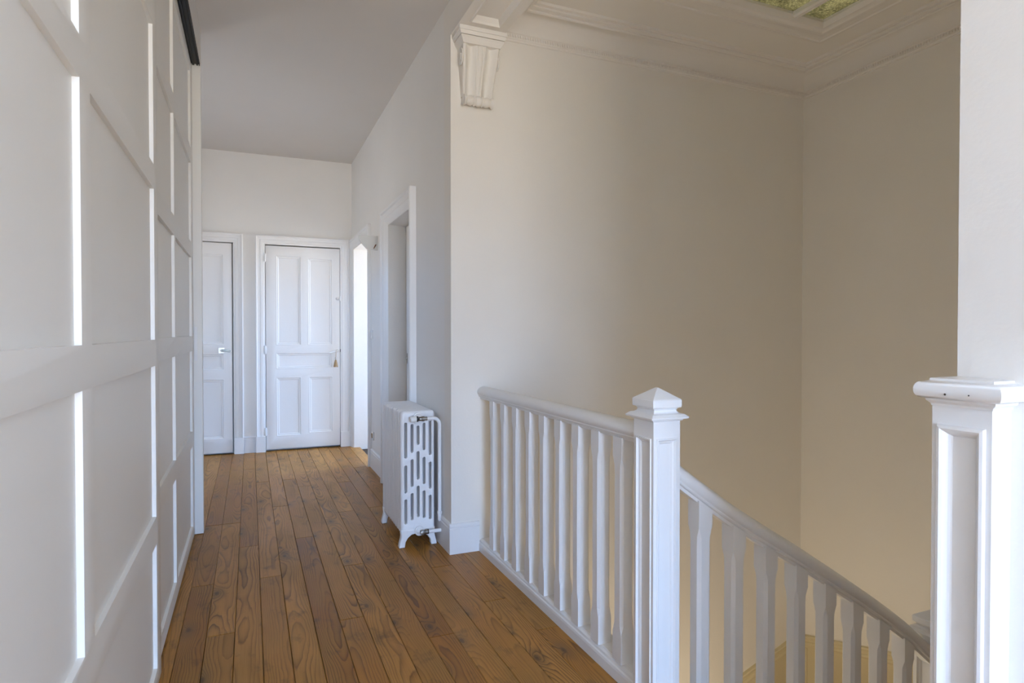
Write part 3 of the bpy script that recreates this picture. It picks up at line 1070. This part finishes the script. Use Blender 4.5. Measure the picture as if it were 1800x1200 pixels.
for k in range(9):
    a = k / 8 * PI / 2
    pts.append((0.945 + 0.035 * math.sin(a), YV, 0.721 - 0.035 * (1 - math.cos(a))))
pts += [(0.980, YV, 0.40), (0.980, YV, 0.185), (0.980, YV + .001, 0.165), (0.982, YV + .010, 0.148), (0.988, YV + .022, 0.140), (0.999, YV + .030, 0.138)]
pp = child(rad, 'pipe', MB().tube(pts, 0.0105, 14), M['rad'], 60)
child(pp, 'pipe_collar', MB().lathe((0.980, YV, 0.180), (0, 0, 1), [(0.0108, 0), (0.0135, 0.002), (0.0135, 0.016), (0.0108, 0.018)], 18), M['rad'], 40)
va = MB().lathe((0.868, YV, 0.088), (1, 0, 0), [(0.008, 0), (0.013, 0.002), (0.013, 0.018), (0.010, 0.020), (0.010, 0.026), (0.013, 0.028), (0.013, 0.042), (0.009, 0.044)], 20)
va.lathe((0.878, YV + .04, 0.088), (0, -1, 0), [(0.009, 0), (0.009, 0.05), (0.012, 0.051), (0.012, 0.058), (0.004, 0.060)], 16)
vo = child(rad, 'valve', va, M['valve'], 40)
child(vo, 'valve_ring', MB().lathe((0.909, YV, 0.088), (1, 0, 0), [(0.008, 0), (0.0135, 0.001), (0.0135, 0.006), (0.008, 0.007)], 20), M['black'], 40)
child(rad, 'pipe', MB().tube([(0.914, YV, 0.088), (0.96, YV, 0.0875), (0.9865, YV, 0.087)], 0.0105, 14), M['rad'], 60)

# ================================================================== CORBEL under the beam
cb = thing('corbel', 'fluted plaster scroll corbel under the end of the ceiling beam at the wall corner', 'corbel', (1.13, WB, 2.6))
CX = 1.141
ab = MB()
for h0, h1, p0, p1, z0, z1 in ((0.134, 0.134, 0.137, 0.137, 2.778, 2.7995), (0.130, 0.124, 0.132, 0.126, 2.778, 2.760), (0.122, 0.118, 0.126, 0.120, 2.756, 2.746), (0.118, 0.104, 0.120, 0.108, 2.746, 2.722)):
    ab.rings([[(CX - h1 - .0, WB, z1 if z1 < z0 else z0), (CX + h1, WB, min(z0, z1)), (CX + h1, WB - p1, min(z0, z1)), (CX - h1, WB - p1, min(z0, z1))],
              [(CX - h0, WB, max(z0, z1)), (CX + h0, WB, max(z0, z1)), (CX + h0, WB - p0, max(z0, z1)), (CX - h0, WB - p0, max(z0, z1))]])
child(cb, 'abacus', ab, M['plaster'], None, 0.001)


def corb_p(t):      # stand-off from the wall, t = 0 top, 1 bottom
    return 0.098 - 0.064 * t + 0.012 * math.sin(t * PI * 1.0) * (1 - t) - 0.012 * math.sin(PI * t) * t


rings = []
nz, nx = 30, 48
for i in range(nz + 1):
    t = i / nz
    z = 2.735 - t * (2.735 - 2.470)
    hw = 0.104 - 0.019 * t
    p = corb_p(t)
    row = []
    for j in range(nx + 1):
        s = -1 + 2 * j / nx
        a = abs(s)
        if a < 0.10:
            d = 0.004 + 0.0035 * math.cos(a / 0.10 * PI / 2)
            if a < 0.075:
                d += 0.0022 * math.sin(z * 520)
        elif a < 0.17:
            d = 0.0
        elif a < 0.27:
            d = 0.006 * math.sin((a - .17) / .10 * PI)
        elif a < 0.80:
            d = -0.019 * math.sin((a - .27) / .53 * PI)
        else:
            d = 0.007 * math.sin((a - .80) / .20 * PI)
        row.append((CX + s * hw, WB - p - d, z))
    row.append((CX + hw, WB, z))
    row.append((CX - hw, WB, z))
    rings.append(row)
child(cb, 'shaft', MB().rings(rings), M['plaster'], 40)
prof_ = []
for k in range(61):
    s = k / 60
    q = abs(2 * s - 1)
    if q < 0.20:
        r = 0.0215 + 0.0075 * math.cos(q / 0.20 * PI / 2)
    elif q < 0.34:
        r = 0.0195 + 0.008 * math.sin((q - .20) / .14 * PI)
    elif q < 0.78:
        r = 0.0205 + 0.0085 * math.sin((q - .34) / .44 * PI) * (1 - (q - .34) / .44 * .6)
    else:
        r = 0.0185 + 0.0105 * math.sin(min(1, (q - .78) / .20) * PI / 2)
    prof_.append((r, s * 0.168))
prof_ = [(0.012, 0.003)] + prof_ + [(0.012, 0.165)]
child(cb, 'roll', MB().lathe((CX - 0.084, WB - 0.044, 2.448), (1, 0, 0), prof_, 22), M['plaster'], 40)
for s in (-1, 1):
    sc = MB().lathe((CX + s * 0.0985, WB - 0.062, 2.665), (s, 0, 0), [(0.030, 0), (0.034, 0.004), (0.032, 0.009), (0.022, 0.007), (0.014, 0.006), (0.012, 0.010), (0.004, 0.012)], 22)
    so = child(cb, 'scroll', sc, M['plaster'], 40)
    for v in so.data.vertices:      # oval eye
        v.co.z = 2.665 + (v.co.z - 2.665) * 1.35
# flat strip of plaster on the wall edge above the corner
# ================================================================== SMALL THINGS ON THE WALL BY THE BRIGHT DOORWAY
wb = thing('wall_bracket', 'small white wooden bracket with a shaped underside and a brown slot, beside the bright doorway', 'bracket', (1.0, 5.27, 1.96))
poly = [(WR, 1.900), (0.985, 1.899), (0.972, 1.900), (0.966, 1.905), (0.944, 1.905), (0.934, 1.902), (0.922, 1.902), (0.908, 1.908), (0.895, 1.922), (0.878, 1.940), (0.858, 1.963), (0.845, 1.985), (0.842, 2.019), (WR, 2.019)]
child(wb, 'board', MB().prism(poly, lambda u, v, t: (u, t, v), 5.262, 5.290), M['bracket'], None, 0.0012)
child(wb, 'slot', MB().prism([(0.962, 1.912), (0.968, 1.910), (0.986, 1.940), (0.988, 1.948), (0.977, 1.946)], lambda u, v, t: (u, t, v), 5.2605, 5.264), M['brown'])
child(wb, 'cheek', MB().box(0.980, WR, 5.254, 5.262, 1.950, 2.019), M['bracket'], None, 0.001)

sw = thing('light_switch', 'small white rocker light switch on the wall between the two side doorways', 'switch', (WR, 5.535, 1.185))
child(sw, 'plate', MB().box(WR - .009, WR, 5.50, 5.575, 1.148, 1.223), M['plastic'], None, 0.003)
child(sw, 'rocker', MB().box(WR - .016, WR - .008, 5.52, 5.555, 1.165, 1.206), M['plastic'], None, 0.003)
so_ = thing('power_socket', 'white wall socket low down between the side doorways, above the baseboard', 'socket', (WR, 5.50, 0.29))
child(so_, 'plate', MB().box(WR - .011, WR, 5.455, 5.535, 0.255, 0.330), M['plastic'], None, 0.003)
child(so_, 'outlet', MB().lathe((WR - .0105, 5.495, 0.293), (-1, 0, 0), [(0.022, 0), (0.022, 0.004), (0.019, 0.005), (0.018, -0.003), (0.002, -0.003)], 20), M['tassel'], 40)

# key with a leather tassel hanging from the white door's handle
ky = thing('key_tassel', 'key with a small brown leather tassel hanging from the white door handle', 'key tassel', (0.822, 6.65, 0.93))
child(ky, 'cord', MB().tube([(0.827, 6.652, 1.018), (0.826, 6.640, 1.006), (0.824, 6.639, 0.98), (0.822, 6.640, 0.945)], 0.0022, 6), M['tassel'])
child(ky, 'ferrule', MB().lathe((0.822, 6.640, 0.918), (0, 0, 1), [(0.006, 0), (0.0085, 0.003), (0.0085, 0.028), (0.005, 0.031)], 12), M['steel'], 40)
fr = MB()
for k in range(14):
    a = 2 * PI * k / 14
    fr.tube([(0.822 + 0.005 * math.cos(a), 6.640 + 0.005 * math.sin(a), 0.922), (0.822 + 0.012 * math.cos(a), 6.640 + 0.012 * math.sin(a), 0.89),
             (0.822 + 0.019 * math.cos(a), 6.640 + 0.019 * math.sin(a), 0.845 + 0.004 * (k % 3))], [0.003, 0.004, 0.0045], 5)
child(ky, 'tassel_fringe', fr, M['tassel'])

# ================================================================== descriptions of the setting
SETTING = {
    'floor': ('old waxed pine board floor of the upstairs hall', 'floor'),
    'floor_lower': ('brown floor at the bottom of the stairwell', 'floor'),
    'wall_right': ('off-white hall wall behind the radiator with two doorways', 'wall'),
    'wall_back': ('tall cream stairwell wall behind the landing balustrade', 'wall'),
    'wall_end': ('off-white end wall of the hall around the two closed doors', 'wall'),
    'wall_left': ('off-white hall wall behind and beyond the wardrobe', 'wall'),
    'wall_rear': ('off-white wall with the hall window behind the viewpoint', 'wall'),
    'wall_near': ('bright white wall pier standing above the half newel', 'wall'),
    'wall_stair_near': ('stairwell wall on the near side of the stairs', 'wall'),
    'wall_stair_side': ('cream stairwell wall at the far side under the cornice', 'wall'),
    'wall_under_landing': ('stairwell wall under the edge of the landing', 'wall'),
    'wall_side_room': ('walls of the bright room beyond the open doorway', 'wall'),
    'ceiling': ('flat white ceiling of the hall', 'ceiling'),
    'ceiling_stairwell': ('cream ceiling of the stairwell around the glass laylight', 'ceiling'),
    'ceiling_beam': ('boxed ceiling beam with a sunk panel resting on the corbel', 'beam'),
    'trim_1': ('moulded plaster cornice with a bead course round the stairwell', 'cornice'),
    'trim_2': ('white moulded casing of the door with the tassel', 'door casing'),
    'trim_3': ('white moulded casing of the partly hidden door by the wardrobe', 'door casing'),
    'trim_4': ('white moulded casing of the deep doorway behind the radiator', 'door casing'),
    'trim_5': ('white moulded casing of the bright open doorway', 'door casing'),
    'window_1': ('laylight of mottled green glass panes in the stairwell ceiling', 'skylight'),
    'window_2': ('white framed hall window behind the viewpoint', 'window'),
    'window_3': ('white framed window of the bright side room', 'window'),
    'fill_window': ('small unseen window added beyond the wardrobe to brighten the hall end', 'window'),
    'door_1': ('white panelled door with a glass lever, partly hidden by the wardrobe', 'door'),
    'door_2': ('white five-panel door with a tassel on its lever handle', 'door'),
    'door_3': ('plain white door set deep in the doorway behind the radiator', 'door'),
    'baseboard_right': ('white baseboard behind the radiator up to the wall corner', 'baseboard'),
    'baseboard_right_2': ('white baseboard between the two side doorways', 'baseboard'),
    'baseboard_back': ('short white baseboard between the wall corner and the balustrade', 'baseboard'),
    'baseboard_end': ('short white baseboard between the two closed doors', 'baseboard'),
    'baseboard_near': ('white baseboard along the near wall pier', 'baseboard'),
    'baseboard_stair_back': ('cream sloping skirting on the tall stairwell wall', 'skirting'),
    'baseboard_stair_side': ('cream sloping skirting with stiles on the far side stairwell wall', 'skirting'),
}
for n_, (l_, c_) in SETTING.items():
    tag(bpy.data.objects[n_], l_, c_)
